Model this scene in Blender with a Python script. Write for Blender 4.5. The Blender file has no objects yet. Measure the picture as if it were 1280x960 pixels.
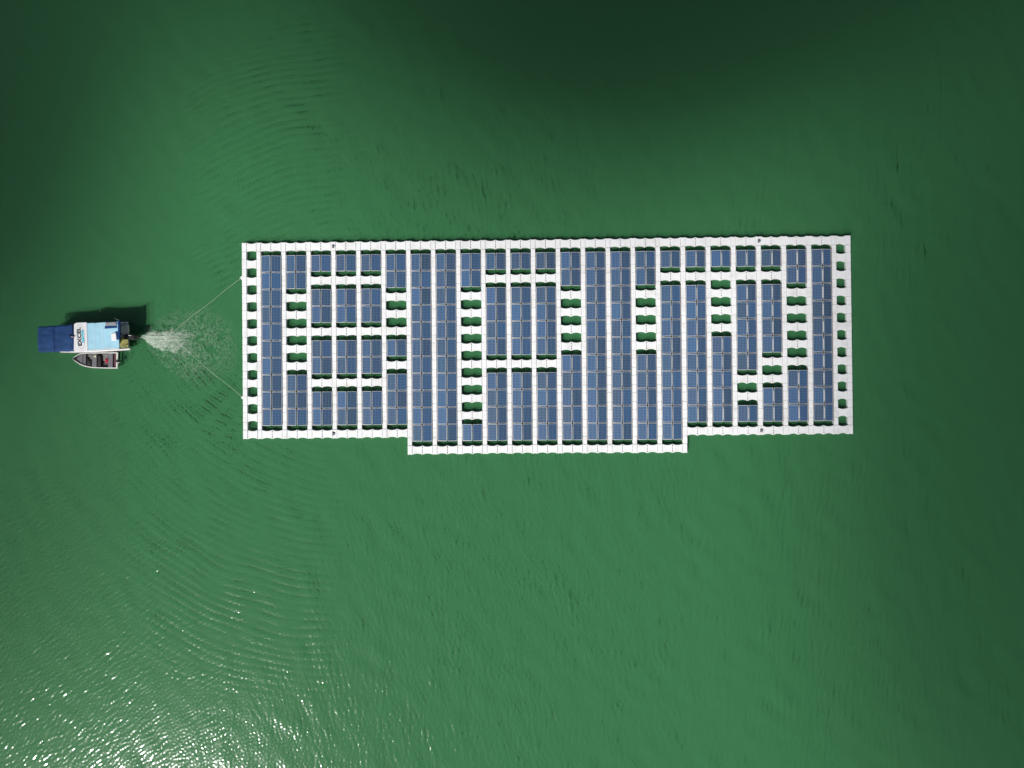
import bpy, bmesh, math, random
from mathutils import Vector, Matrix
random.seed(7)
R = math.radians
scn = bpy.context.scene
C = scn.collection

# ------------------------------------------------------------------ scale
# photograph 1280 px wide = 106.7 m on the water seen from 71.1 m straight above
PPM = 12.0
CAM_H = 71.1
def P(px, py, h=0.0):
    """photo pixel -> world point at height h"""
    s = (1 - h / CAM_H) / PPM
    return Vector(((px - 640) * s, (480 - py) * s, h))

# ------------------------------------------------------------------ materials
def new_mat(name):
    m = bpy.data.materials.new(name); m.use_nodes = True
    nt = m.node_tree
    b = nt.nodes['Principled BSDF']
    return m, nt, b
def N(nt, t, **kw):
    n = nt.nodes.new(t)
    for k, v in kw.items(): setattr(n, k, v)
    return n
def L(nt, a, b): nt.links.new(a, b)
def math_n(nt, op, a, b=None, c=None, clamp=False):
    n = N(nt, 'ShaderNodeMath', operation=op); n.use_clamp = clamp
    for i, v in enumerate((a, b, c)):
        if v is None: continue
        if isinstance(v, (int, float)): n.inputs[i].default_value = v
        else: L(nt, v, n.inputs[i])
    return n.outputs[0]
def vmath(nt, op, a, b=None):
    n = N(nt, 'ShaderNodeVectorMath', operation=op)
    for i, v in enumerate((a, b)):
        if v is None: continue
        if isinstance(v, (tuple, list, Vector)): n.inputs[i].default_value = tuple(v)
        else: L(nt, v, n.inputs[i])
    return n
def noise(nt, vec, scale, detail=2.0, rough=0.5, dist=0.0, dims='3D'):
    n = N(nt, 'ShaderNodeTexNoise'); n.noise_dimensions = dims
    n.inputs['Scale'].default_value = scale; n.inputs['Detail'].default_value = detail
    n.inputs['Roughness'].default_value = rough; n.inputs['Distortion'].default_value = dist
    if vec is not None: L(nt, vec, n.inputs['Vector'])
    return n.outputs['Fac']
def ramp(nt, fac, stops):
    n = N(nt, 'ShaderNodeValToRGB'); e = n.color_ramp.elements
    while len(e) < len(stops): e.new(0.5)
    for i, (p, c) in enumerate(stops):
        e[i].position = p; e[i].color = (c[0], c[1], c[2], 1) if isinstance(c, tuple) else (c, c, c, 1)
    L(nt, fac, n.inputs[0]); return n.outputs[0]
def mixc(nt, f, a, b, mode='MIX'):
    n = N(nt, 'ShaderNodeMix', data_type='RGBA', blend_type=mode)
    for idx, v in ((0, f), (6, a), (7, b)):
        if isinstance(v, (int, float)): n.inputs[idx].default_value = v
        elif isinstance(v, tuple): n.inputs[idx].default_value = (*v, 1)
        else: L(nt, v, n.inputs[idx])
    return n.outputs[2]
def smooth(nt, v, a, b):
    n = N(nt, 'ShaderNodeMapRange', interpolation_type='SMOOTHSTEP')
    n.inputs['From Min'].default_value = a; n.inputs['From Max'].default_value = b
    L(nt, v, n.inputs['Value']); return n.outputs['Result']
def mapping(nt, vec, loc=(0,0,0), rot=(0,0,0), scale=(1,1,1)):
    n = N(nt, 'ShaderNodeMapping')
    n.inputs['Location'].default_value = loc; n.inputs['Rotation'].default_value = rot
    n.inputs['Scale'].default_value = scale
    L(nt, vec, n.inputs['Vector']); return n.outputs[0]

def plain(name, col, rough=0.5, metal=0.0, var=0.12, vscale=3.0, bump=0.0, spec=0.5):
    """painted or moulded surface with uneven tone and a little wear"""
    m, nt, b = new_mat(name)
    tc = N(nt, 'ShaderNodeTexCoord')
    f = noise(nt, tc.outputs['Object'], vscale, 5, 0.6)
    d = tuple(c * (1 - var) for c in col); l = tuple(min(1, c * (1 + var * 0.6)) for c in col)
    L(nt, ramp(nt, f, [(0.3, d), (0.7, l)]), b.inputs['Base Color'])
    b.inputs['Roughness'].default_value = rough; b.inputs['Metallic'].default_value = metal
    b.inputs['Specular IOR Level'].default_value = spec
    if bump:
        bn = N(nt, 'ShaderNodeBump'); bn.inputs['Strength'].default_value = bump; bn.inputs['Distance'].default_value = 0.02
        L(nt, noise(nt, tc.outputs['Object'], vscale * 6, 3), bn.inputs['Height']); L(nt, bn.outputs[0], b.inputs['Normal'])
    return m

def vscale(nt, col, f):
    n = vmath(nt, 'SCALE', col); L(nt, f, n.inputs['Scale']); return n.outputs[0]
def float_material():
    m, nt, b = new_mat('white float plastic')
    tc = N(nt, 'ShaderNodeTexCoord')
    g = N(nt, 'ShaderNodeNewGeometry')
    v = g.outputs['Position']
    a = noise(nt, v, 0.9, 6, 0.65)
    s = noise(nt, v, 5.5, 4, 0.7)
    col = ramp(nt, a, [(0.28, (0.66, 0.665, 0.64)), (0.50, (0.78, 0.788, 0.785)), (0.8, (0.81, 0.82, 0.82))])
    col = mixc(nt, ramp(nt, s, [(0.60, 0.0), (0.82, 0.34)]), col, (0.42, 0.38, 0.34))
    L(nt, col, b.inputs['Base Color'])
    b.inputs['Roughness'].default_value = 0.62
    b.inputs['Specular IOR Level'].default_value = 0.25
    # moulded anti-slip ribs
    w = N(nt, 'ShaderNodeTexWave'); w.inputs['Scale'].default_value = 3.0; w.inputs['Distortion'].default_value = 0.0
    L(nt, v, w.inputs['Vector'])
    h = math_n(nt, 'ADD', w.outputs['Fac'], noise(nt, v, 14, 2))
    bn = N(nt, 'ShaderNodeBump'); bn.inputs['Strength'].default_value = 0.35; bn.inputs['Distance'].default_value = 0.02
    L(nt, h, bn.inputs['Height']); L(nt, bn.outputs[0], b.inputs['Normal'])
    return m

def cell_material():
    """polycrystalline cells, 6 x 10, thin silver lines and bus bars, each panel its own blue"""
    m, nt, b = new_mat('solar cells')
    tc = N(nt, 'ShaderNodeTexCoord'); oi = N(nt, 'ShaderNodeObjectInfo')
    sep = N(nt, 'ShaderNodeSeparateXYZ'); L(nt, tc.outputs['Object'], sep.inputs[0])
    def line(sock, pitch, off, half):
        x = math_n(nt, 'ADD', sock, off); x = math_n(nt, 'DIVIDE', x, pitch)
        x = math_n(nt, 'FRACT', x); x = math_n(nt, 'SUBTRACT', x, 0.5); x = math_n(nt, 'ABSOLUTE', x)
        return math_n(nt, 'GREATER_THAN', x, 0.5 - half)
    lx = line(sep.outputs[0], 0.149, 10 * 0.149 - 0.0, 0.085)
    ly = line(sep.outputs[1], 0.160, 10 * 0.160, 0.075)
    bus = line(sep.outputs[0], 0.149 / 2, 0.149 / 4 + 1.49, 0.05)
    grid = math_n(nt, 'MAXIMUM', lx, ly)
    # crystal flakes + per cell tone
    vor = N(nt, 'ShaderNodeTexVoronoi'); vor.inputs['Scale'].default_value = 28; L(nt, tc.outputs['Object'], vor.inputs['Vector'])
    wn = N(nt, 'ShaderNodeTexWhiteNoise'); wn.noise_dimensions = '1D'
    L(nt, oi.outputs['Random'], wn.inputs['W'])
    rs = N(nt, 'ShaderNodeSeparateColor'); L(nt, wn.outputs['Color'], rs.inputs[0])
    base = mixc(nt, rs.outputs[0], (0.004, 0.040, 0.125), (0.010, 0.058, 0.150))
    base = vscale(nt, base, math_n(nt, 'MULTIPLY_ADD', rs.outputs[2], 0.9, 0.22))
    base = mixc(nt, math_n(nt, 'MULTIPLY', rs.outputs[1], 0.25), base, (0.035, 0.038, 0.150))
    base = mixc(nt, math_n(nt, 'MULTIPLY', vor.outputs['Distance'], 0.30), base, (0.03, 0.10, 0.27))
    dust = noise(nt, tc.outputs['Object'], 2.2, 4, 0.6)
    base = mixc(nt, math_n(nt, 'MULTIPLY', dust, 0.045), base, (0.40, 0.39, 0.36))
    col = mixc(nt, math_n(nt, 'MULTIPLY', bus, 0.06), base, (0.30, 0.40, 0.52))
    col = mixc(nt, math_n(nt, 'MULTIPLY', grid, 0.41), col, (0.32, 0.52, 0.66))
    L(nt, col, b.inputs['Base Color'])
    b.inputs['Roughness'].default_value = 0.30
    b.inputs['IOR'].default_value = 1.5
    b.inputs['Coat Weight'].default_value = 0.4; b.inputs['Coat Roughness'].default_value = 0.05
    return m

M = {}
M['float'] = float_material()
M['cells'] = cell_material()
M['alu'] = plain('anodised aluminium', (0.60, 0.615, 0.625), 0.45, 0.3, 0.10, 6)
M['rail'] = plain('galvanised rail', (0.46, 0.40, 0.38), 0.5, 0.35, 0.25, 5)
M['pin'] = plain('dark connector pin', (0.05, 0.05, 0.055), 0.6, 0, 0.2)
M['cleat'] = plain('grey steel cleat', (0.16, 0.165, 0.17), 0.5, 0.6, 0.2)

# ------------------------------------------------------------------ object helpers
def link(o, parent=None):
    C.objects.link(o)
    if parent is not None: o.parent = parent
    return o
def mesh_obj(name, bm, mats, parent=None, smooth_shade=False):
    me = bpy.data.meshes.new(name)
    bmesh.ops.recalc_face_normals(bm, faces=bm.faces)
    bm.to_mesh(me); bm.free()
    if not isinstance(mats, (list, tuple)): mats = [mats]
    for m in mats: me.materials.append(m)
    if smooth_shade:
        for p in me.polygons: p.use_smooth = True
    return link(bpy.data.objects.new(name, me), parent)
def empty(name, loc, rz=0):
    o = bpy.data.objects.new(name, None); o.empty_display_size = 0.5
    o.location = loc; o.rotation_euler = (0, 0, rz); C.objects.link(o); return o
def tag(o, label=None, cat=None, group=None, kind=None):
    if label: o['label'] = label
    if cat: o['category'] = cat
    if group: o['group'] = group
    if kind: o['kind'] = kind
    return o
def prism(bm, pts, z0, z1, bev=0.0, mi=0, z1f=None):
    """extruded outline (list of xy) with a chamfered top rim"""
    n = len(pts)
    cx = sum(p[0] for p in pts) / n; cy = sum(p[1] for p in pts) / n
    lo = [bm.verts.new((p[0], p[1], z0)) for p in pts]
    hi = [bm.verts.new((p[0], p[1], z1 - bev)) for p in pts]
    rings = [lo, hi]
    if bev:
        top = []
        for i in range(n):
            a = Vector(pts[i - 1][:2]); b_ = Vector(pts[i][:2]); c = Vector(pts[(i + 1) % n][:2])
            e1 = (b_ - a); e2 = (c - b_)
            if e1.length > 1e-9: e1.normalize()
            if e2.length > 1e-9: e2.normalize()
            n1 = Vector((-e1.y, e1.x)); n2 = Vector((-e2.y, e2.x)); nn = n1 + n2
            if nn.length < 1e-6: nn = n1
            nn.normalize(); q = b_ + nn * bev / max(0.5, nn.dot(n1)) * ORI(pts)
            top.append(bm.verts.new((q.x, q.y, z1)))
        rings.append(top)
    for r0, r1 in zip(rings, rings[1:]):
        for i in range(n):
            f = bm.faces.new((r0[i], r0[(i + 1) % n], r1[(i + 1) % n], r1[i])); f.material_index = mi
    f = bm.faces.new(rings[-1]); f.material_index = mi
    f = bm.faces.new(list(reversed(lo))); f.material_index = mi
def ORI(pts):
    s = 0
    for i in range(len(pts)):
        x0, y0 = pts[i - 1][:2]; x1, y1 = pts[i][:2]; s += x0 * y1 - x1 * y0
    return 1 if s > 0 else -1
def box(bm, x0, x1, y0, y1, z0, z1, bev=0.0, mi=0):
    prism(bm, [(x0, y0), (x1, y0), (x1, y1), (x0, y1)], z0, z1, bev, mi)
def tube(bm, pts, r, seg=8, mi=0, r1=None, cap=True):
    pts = [Vector(p) for p in pts]; rings = []
    for i, p in enumerate(pts):
        d = (pts[min(i + 1, len(pts) - 1)] - pts[max(i - 1, 0)]).normalized()
        u = d.orthogonal().normalized() if abs(d.z) > 0.95 else d.cross(Vector((0, 0, 1))).normalized()
        w = d.cross(u).normalized()
        rr = r if r1 is None else r + (r1 - r) * i / (len(pts) - 1)
        rings.append([bm.verts.new(p + (u * math.cos(2 * math.pi * k / seg) + w * math.sin(2 * math.pi * k / seg)) * rr) for k in range(seg)])
    for a, b in zip(rings, rings[1:]):
        for k in range(seg):
            f = bm.faces.new((a[k], a[(k + 1) % seg], b[(k + 1) % seg], b[k])); f.material_index = mi
    if cap:
        for q in (rings[0], rings[-1]):
            f = bm.faces.new(q); f.material_index = mi

# ------------------------------------------------------------------ the floating array: measured grid
Z_F = 0.27            # deck of the floats above the water
def bay_x(j):         # left side of bay j (1..24) along the top row, in photo pixels
    return 325.9 + 31.2 * (j - 1) if j <= 17 else 825.1 + 31.5 * (j - 17)
def G(x, k):
    """x = pixel along the top row, k = row number (0 = top edge strip) -> world xy at deck height"""
    y = 309.1 - 0.01228 * (x - 306) + k * (21.27 + 0.00038 * (x - 306))
    y += 0.35 * math.sin((x - 306) / 757 * math.pi * 3 + 0.6) * (k / 11.0 - 0.3)      # the platform flexes a little
    xx = x + k * (0.15 + 0.00018 * (x - 306))
    return P(xx, y, Z_F)
H_ROW = 5.75 / 21.3    # half depth of a cross float at its flange, in rows
MID = 4.25 / 21.3
WB = 25.4             # bay width in pixels
def bay_cells():
    W = {1: [], 2: [3,4,5,6,7], 3: [2,5,8], 4: [2,5,8], 5: [2,5,8], 6: [3,4,5,7], 7: [], 8: [], 9: [3,4,5,6,7,8,9,10],
         10: [2,7], 11: [2,7], 12: [2,7], 13: [3,4,5,6], 14: [], 15: [], 16: [3,4,5,6], 17: [2], 18: [2], 19: [2,3,4,5],
         20: [2,8,9], 21: [2,7,8], 22: [3,4,5,6,7], 23: []}
    return W
WALK = bay_cells()
def last_row(j): return 12 if 7 <= j <= 17 else 11

array_center = G(690, 6)
array = empty('floating_solar_array', (array_center.x, array_center.y, 0))
tag(array, 'large white floating platform carrying rows of blue solar panels on green water', 'solar array')
OFF = Vector((array_center.x, array_center.y, 0))
def lg(x, k):
    p = G(x, k); return (p.x - OFF.x, p.y - OFF.y)
GAP = 0.15            # half seam between floats, in pixels
zj = {}
def float_cell(bm, xa, xb, k, scallop=True, pins=True, dz=0.0):
    """one plastic cross float between pixel columns xa..xb at row k, its long sides hollowed"""
    xa += GAP; xb -= GAP
    pts = []
    n = 10 if scallop else 3
    dep = (H_ROW - MID) if scallop else (H_ROW - MID) * 0.28
    for i in range(n + 1):
        t = i / n; s = math.sin(math.pi * t) ** 0.70 if 0 < t < 1 else 0
        pts.append(lg(xa + (xb - xa) * t, k - (H_ROW - dep * s)))
    for i in range(n + 1):
        t = 1 - i / n; s = math.sin(math.pi * t) ** 0.70 if 0 < t < 1 else 0
        pts.append(lg(xa + (xb - xa) * t, k + (H_ROW - dep * s)))
    z = Z_F + dz + random.uniform(-0.008, 0.008)
    prism(bm, pts, -0.18, z, 0.022)
    if pins:
        for s in (-0.60, 0.05, 0.60):
            x, y = lg(xb + GAP, k + s * H_ROW)
            rr = 0.046 if s != 0.05 else 0.032
            prism(bm, [(x + rr * math.cos(a * math.pi / 3), y + rr * math.sin(a * math.pi / 3)) for a in range(6)], z - 0.05, z + 0.018, 0.0, 1)

# -- edge strips (top, and the stepped bottom edge)
x_left0, x_left1 = 302.1, 308.1
x_ladl = (308.1, 320.4)
x_wall = 5.8
def strip(name, k, j0, j1, left_end, right_end, label):
    bm = bmesh.new()
    if left_end:
        float_cell(bm, 302.1, 308.1, k, False, True); float_cell(bm, 308.1, 320.4, k, True, True)
    for j in range(j0, j1 + 1):
        x = bay_x(j)
        float_cell(bm, x - (5.5 if j == 1 else 31.2 - WB if j <= 17 else 31.5 - WB), x, k, False, False, 0.006)
        m = x + WB / 2
        float_cell(bm, x, m, k, True, True); float_cell(bm, m, x + WB, k, True, False)
    if right_end:
        float_cell(bm, 1039.2 + 0.3, 1045.2, k, False, False, 0.006)
        float_cell(bm, 1045.2, 1057.1, k, True, False); float_cell(bm, 1057.1, 1063.3, k, False, False)
    elif j1 != 6:
        x = bay_x(j1) + WB
        float_cell(bm, x, x + 5.8, k, False, False, 0.006)
    o = mesh_obj(name, bm, [M['float'], M['pin']], array)
    tag(o, label); return o
strip('edge_walkway', 0, 1, 23, True, True, 'long straight white edge walkway along the top of the platform')
strip('edge_walkway', 11, 1, 6, True, False, 'white edge walkway at the lower left of the platform')
strip('edge_walkway', 12, 7, 17, False, False, 'white edge walkway of the stepped out middle section')
o = strip('edge_walkway', 11, 18, 23, False, True, 'white edge walkway at the lower right of the platform')

# -- long walkways running down between the bays
def run_walk(xa, xb, k0, k1, skip_first=True):
    bm = bmesh.new()
    a = xa + GAP; b = xb - GAP; w = 0.30
    ks = H_ROW + 0.004
    for k in range(k0, k1):
        # link float along the opening, junction float at the row
        q0, q1 = k + ks, k + 1 - ks
        pts = [lg(a + w, q0), lg(b - w, q0), lg(b - w * 0.2, q0 + 0.07), lg(b - w * 0.2, q1 - 0.07), lg(b - w, q1),
               lg(a + w, q1), lg(a + w * 0.2, q1 - 0.07), lg(a + w * 0.2, q0 + 0.07)]
        prism(bm, pts, -0.18, Z_F + 0.004 + random.uniform(-0.006, 0.008), 0.02)
        if k + 1 < k1:
            q0, q1 = k + 1 - ks + 0.008, k + 1 + ks - 0.008
            prism(bm, [lg(a, q0), lg(b, q0), lg(b, q1), lg(a, q1)], -0.18, Z_F + random.uniform(-0.006, 0.008), 0.02)
            x, y = lg((a + b) / 2, k + 1)
            if random.random() < 0.5:
                prism(bm, [(x + 0.03 * math.cos(t), y + 0.03 * math.sin(t)) for t in (0, 1.57, 3.14, 4.71)], Z_F - 0.02, Z_F + 0.016, 0, 1)
    return mesh_obj('long_walkway', bm, [M['float'], M['pin']], array)
run_walk(302.1, 308.1, 0, 11)
for j in range(1, 25):
    xb = bay_x(j) if j < 24 else 1045.2
    xa = (320.4 if j == 1 else bay_x(j - 1) + WB)
    if j == 24: xa = 1039.5
    ext = 7 <= j <= 18
    run_walk(xa, xb, 0, 12 if ext else 11)
run_walk(1057.1, 1063.3, 0, 11)
# junction at the inner side of the step (row 11 passes beside the extension)

# -- cross floats: the rungs of the end ladders and the bars between banks
def rung(x0, x1, k, two):
    bm = bmesh.new()
    if two:
        m = (x0 + x1) / 2
        float_cell(bm, x0, m, k, True, True); float_cell(bm, m, x1, k, True, False)
    else:
        float_cell(bm, x0, x1, k, True, False)
    return mesh_obj('cross_walkway', bm, [M['float'], M['pin']], array)
for k in range(1, 11):
    rung(308.1, 320.4, k, False); rung(1045.2, 1057.1, k, False)
for j, rows in WALK.items():
    for k in rows: rung(bay_x(j), bay_x(j) + WB, k, True)

# -- solar panels: banks of panels lying back to back in a bay
PW, PL, TILT = 0.980, 1.69, R(15)
def panel_mesh():
    bm = bmesh.new()
    hw, hl, t, f = PW / 2, PL / 2, 0.035, 0.032
    box(bm, -hw, hw, -hl, -hl + f, -t, 0.004, 0.004, 1); box(bm, -hw, hw, hl - f, hl, -t, 0.004, 0.004, 1)
    box(bm, -hw, -hw + f, -hl + f, hl - f, -t, 0.004, 0.004, 1); box(bm, hw - f, hw, -hl + f, hl - f, -t, 0.004, 0.004, 1)
    box(bm, -hw + f, hw - f, -hl + f, hl - f, -t + 0.004, -0.002, 0, 0)
    me = bpy.data.meshes.new('solar_panel'); bmesh.ops.recalc_face_normals(bm, faces=bm.faces); bm.to_mesh(me); bm.free()
    me.materials.append(M['cells']); me.materials.append(M['alu']); return me
def float_block_mesh():
    bm = bmesh.new()
    box(bm, -0.30, 0.30, -0.56, 0.56, -0.25, 0.0, 0.05)
    box(bm, -0.06, 0.06, -0.50, 0.50, 0.0, 0.05, 0.01)
    me = bpy.data.meshes.new('panel_float'); bmesh.ops.recalc_face_normals(bm, faces=bm.faces); bm.to_mesh(me); bm.free()
    me.materials.append(M['float']); return me
PM, FM = panel_mesh(), float_block_mesh()
Z_LO, Z_HI = 0.37, 0.37 + PW * math.sin(TILT)
def bank(j, k0, k1):
    x0, x1 = bay_x(j), bay_x(j) + WB
    bm = bmesh.new()
    xm = (x0 + x1) / 2
    # rails across the bay at both ends of every panel, and a tray along each side
    for i in range(k0, k1 + 2):
        kk = i - 0.5 + (0.035 if i == k0 else -0.035 if i == k1 + 1 else 0)
        for xa, xb in ((x0 + 0.25, xm - 0.9), (xm + 0.9, x1 - 0.25)):
            a = lg(xa, kk - 0.026); b = lg(xb, kk - 0.026); c = lg(xb, kk + 0.026); d = lg(xa, kk + 0.026)
            prism(bm, [d, c, b, a], 0.27, 0.335, 0.006)
    for xa, xb in ((x0 + 0.2, x0 + 0.75), (x1 - 0.75, x1 - 0.2)):
        prism(bm, [lg(xa, k0 - 0.46), lg(xb, k0 - 0.46), lg(xb, k1 + 0.46), lg(xa, k1 + 0.46)], 0.24, 0.31, 0.006)
    rk = mesh_obj('panel_rack', bm, M['rail'], array)
    for k in range(k0, k1 + 1):
        c = G(xm, k); a = G(xm, k - 0.5); b = G(xm, k + 0.5)
        ang = math.atan2(a.x - b.x, -(a.x * 0 + (b.y - a.y))) if False else math.atan2(-(a.x - b.x), a.y - b.y)
        ex = Vector((math.cos(ang), math.sin(ang), 0))
        s = 1 - (0.45 - Z_F) / CAM_H
        cx, cy = c.x * s - OFF.x, c.y * s - OFF.y
        dx = 0.052 + PW * math.cos(TILT) / 2
        for sgn in (-1, 1):
            p = bpy.data.objects.new('solar_panel', PM); link(p, rk)
            p.location = (cx + ex.x * sgn * dx + random.uniform(-0.006, 0.006), cy + ex.y * sgn * dx + random.uniform(-0.008, 0.008), (Z_LO + Z_HI) / 2)
            p.rotation_euler = (R(random.uniform(-0.5, 0.5)), (TILT + R(random.uniform(-1.3, 1.3))) * sgn, ang + R(random.uniform(-0.35, 0.35)))
        f = bpy.data.objects.new('panel_float', FM); link(f, rk)
        f.location = (cx, cy, 0.40); f.rotation_euler = (0, 0, ang)
for j in range(1, 24):
    rows = [k for k in range(1, last_row(j)) if k not in WALK[j]]
    i = 0
    while i < len(rows):
        e = i
        while e + 1 < len(rows) and rows[e + 1] == rows[e] + 1: e += 1
        bank(j, rows[i], rows[e]); i = e + 1
# -- mooring cleats and tow eyes
def cleat(px, py):
    p = P(px, py, Z_F) - OFF; p.z = Z_F
    bm = bmesh.new()
    box(bm, p.x - 0.11, p.x + 0.11, p.y - 0.17, p.y + 0.17, Z_F + 0.002, Z_F + 0.03, 0.006)
    tube(bm, [(p.x, p.y + 0.05, Z_F + 0.03), (p.x + 0.01, p.y + 0.05, Z_F + 0.14)], 0.035)
    tube(bm, [(p.x - 0.13, p.y + 0.14, Z_F + 0.12), (p.x, p.y + 0.05, Z_F + 0.155), (p.x + 0.15, p.y - 0.06, Z_F + 0.12)], 0.032)
    tube(bm, [(p.x + 0.02, p.y - 0.15, Z_F + 0.03), (p.x + 0.05, p.y - 0.02, Z_F + 0.09)], 0.04)
    mesh_obj('mooring_cleat', bm, M['cleat'], array)
for c in ((416.5, 308.2), (417, 542.2), (948.5, 301.2), (951.5, 538.2)): cleat(*c)
def tow_eye(px, py):
    p = P(px, py, Z_F) - OFF
    bm = bmesh.new()
    box(bm, p.x - 0.10, p.x + 0.14, p.y - 0.16, p.y + 0.16, -0.05, Z_F - 0.06, 0.01)
    tube(bm, [(p.x - 0.08, p.y - 0.07, 0.16), (p.x - 0.20, p.y - 0.04, 0.17), (p.x - 0.20, p.y + 0.04, 0.17), (p.x - 0.08, p.y + 0.07, 0.16)], 0.025)
    mesh_obj('tow_eye', bm, M['float'], array)
tow_eye(302.0, 347.0); tow_eye(303.4, 497.0)

# ------------------------------------------------------------------ work boat
M['navy'] = plain('navy canvas', (0.018, 0.060, 0.17), 0.75, 0, 0.35, 1.6, 0.8, 0.2)
M['navy2'] = plain('navy canvas hem', (0.010, 0.045, 0.16), 0.75, 0, 0.15, 2, 0.2, 0.2)
M['white'] = plain('white gelcoat', (0.80, 0.80, 0.795), 0.35, 0, 0.06, 1.5)
M['sky'] = plain('pale blue roof paint', (0.37, 0.65, 0.78), 0.45, 0, 0.13, 1.3)
M['deck'] = plain('grey deck paint', (0.80, 0.75, 0.60), 0.8, 0, 0.28, 5, 0.4)
M['olive'] = plain('olive rubber mat', (0.30, 0.29, 0.085), 0.85, 0, 0.3, 4, 0.4)
M['black'] = plain('black plastic', (0.014, 0.015, 0.017), 0.38, 0, 0.3, 4)
M['ink'] = plain('black lettering', (0.012, 0.012, 0.014), 0.6, 0, 0.1)
M['cyan'] = plain('cyan lettering', (0.02, 0.50, 0.62), 0.6, 0, 0.1)
M['ring'] = plain('grey outline paint', (0.25, 0.27, 0.27), 0.6, 0, 0.1)
M['greypanel'] = plain('weathered grey board', (0.24, 0.22, 0.24), 0.6, 0, 0.35, 7, 0.2)
M['glass'] = plain('dark tinted glass', (0.02, 0.03, 0.035), 0.08, 0, 0.1)
M['steel'] = plain('stainless tube', (0.62, 0.62, 0.62), 0.25, 0.9, 0.1)
BANG = R(3.0)
BO = P(112, 423.2, 0)
boat = empty('work_boat', BO, BANG)
tag(boat, 'long work boat with dark blue canopy, white signed roof and pale blue cabin top', 'boat')
BM_ = Matrix.Rotation(-BANG, 3, 'Z')
def B(px, py, h):
    return BM_ @ (P(px, py, h) - BO)
def bpoly(pix, h): return [tuple(B(x, y, h)[:2]) for x, y in pix]
# hull: blunt bow to the left, transom to the right
def hull_mesh():
    bm = bmesh.new()
    s = B(161, 421, 0.75).x; bow = B(57.5, 425, 0.75).x
    yc = B(112, 422.2, 0.75).y
    Lh = s - bow
    st = [(0.0, 0.40, 0.86, 0.55), (0.03, 0.80, 0.85, 0.35), (0.08, 1.10, 0.83, 0.05), (0.18, 1.36, 0.79, -0.22), (0.35, 1.46, 0.74, -0.32), (0.6, 1.48, 0.70, -0.34), (0.93, 1.46, 0.68, -0.34), (1.0, 1.44, 0.68, -0.34)]
    rings = []
    for t, hw, zt, zb in st:
        x = bow + Lh * t
        prof = [(-hw, zt), (-hw * 0.985, zt - 0.13), (-hw * 0.93, 0.12), (-hw * 0.78, zb * 0.6), (0, zb), (hw * 0.78, zb * 0.6), (hw * 0.93, 0.12), (hw * 0.985, zt - 0.13), (hw, zt),
                (hw - 0.14, zt), (hw - 0.16, zt - 0.22), (-(hw - 0.16), zt - 0.22), (-(hw - 0.14), zt)]
        rings.append([bm.verts.new((x - (0.62 * (zt - z) if t > 0.92 else 0) , yc + y, z)) for y, z in prof])
    n = len(rings[0])
    for a, b in zip(rings, rings[1:]):
        for i in range(n):
            f = bm.faces.new((a[i], a[(i + 1) % n], b[(i + 1) % n], b[i]))
            f.material_index = 1 if i == 10 else 0
    bm.faces.new(rings[0]); bm.faces.new(rings[-1])
    return bm, yc, s, bow
hb, YC, STERN, BOW = hull_mesh()
hull = mesh_obj('hull', hb, [M['white'], M['deck']], boat)
# rub rail
bm = bmesh.new()
for sg in (-1, 1):
    tube(bm, [(BOW + (STERN - BOW) * t, YC + sg * (hw + 0.015), zt - 0.07) for t, hw, zt in ((0.02, 0.72, 0.84), (0.08, 1.10, 0.83), (0.18, 1.36, 0.79), (0.35, 1.46, 0.74), (0.6, 1.48, 0.70), (0.93, 1.46, 0.68), (1.0, 1.44, 0.68))], 0.035)
mesh_obj('rub_rail', bm, M['black'], boat)
# wheelhouse walls under the roof
HR = 2.25
def inset(pts, d):
    cx = sum(p[0] for p in pts) / len(pts); cy = sum(p[1] for p in pts) / len(pts)
    return [(cx + (x - cx) * (1 - d / abs(x - cx)) if abs(x - cx) > d else x, cy + (y - cy) * (1 - d / abs(y - cy)) if abs(y - cy) > d else y) for x, y in pts]
roof_all = bpoly([(92.0, 438.9), (149.0, 435.6), (147.5, 401.6), (91.6, 404.2)], HR)
ci = inset(roof_all, 0.14); ci[1] = (ci[1][0] - 1.05, ci[1][1]); ci[2] = (ci[2][0] - 1.05, ci[2][1])
bm = bmesh.new(); prism(bm, ci, 0.50, HR - 0.06)
cabin = mesh_obj('cabin', bm, M['white'], boat)
xa_, xb_ = ci[0][0], ci[1][0]; ya_ = min(ci[0][1], ci[1][1]); yb_ = max(ci[2][1], ci[3][1])
for n_ in range(4):
    for sd in (0, 1):
        x = xa_ + 0.45 + n_ * (xb_ - xa_ - 0.9) / 4 + 0.05
        A0, A1 = (ci[0], ci[1]) if sd == 0 else (ci[3], ci[2])
        def yy(xx): return A0[1] + (A1[1] - A0[1]) * (xx - A0[0]) / (A1[0] - A0[0])
        x2 = x + (xb_ - xa_ - 0.9) / 4 - 0.15; sg = -1 if sd == 0 else 1
        bm = bmesh.new()
        o0, o1 = (0.012, -0.02)
        prism(bm, [(x, yy(x) + sg * o0), (x2, yy(x2) + sg * o0), (x2, yy(x2) + sg * o1), (x, yy(x) + sg * o1)], 1.25, 1.95)
        mesh_obj('window', bm, M['glass'], cabin)
bm = bmesh.new()
mid = [(xa_ - 0.012, ya_ + 0.4), (xa_ + 0.02, ya_ + 0.4), (xa_ + 0.02, yb_ - 0.4), (xa_ - 0.012, yb_ - 0.4)]
prism(bm, mid, 1.2, 1.95); mesh_obj('window', bm, M['glass'], cabin)
bm = bmesh.new()
ym_ = (ci[1][1] + ci[2][1]) / 2
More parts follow.
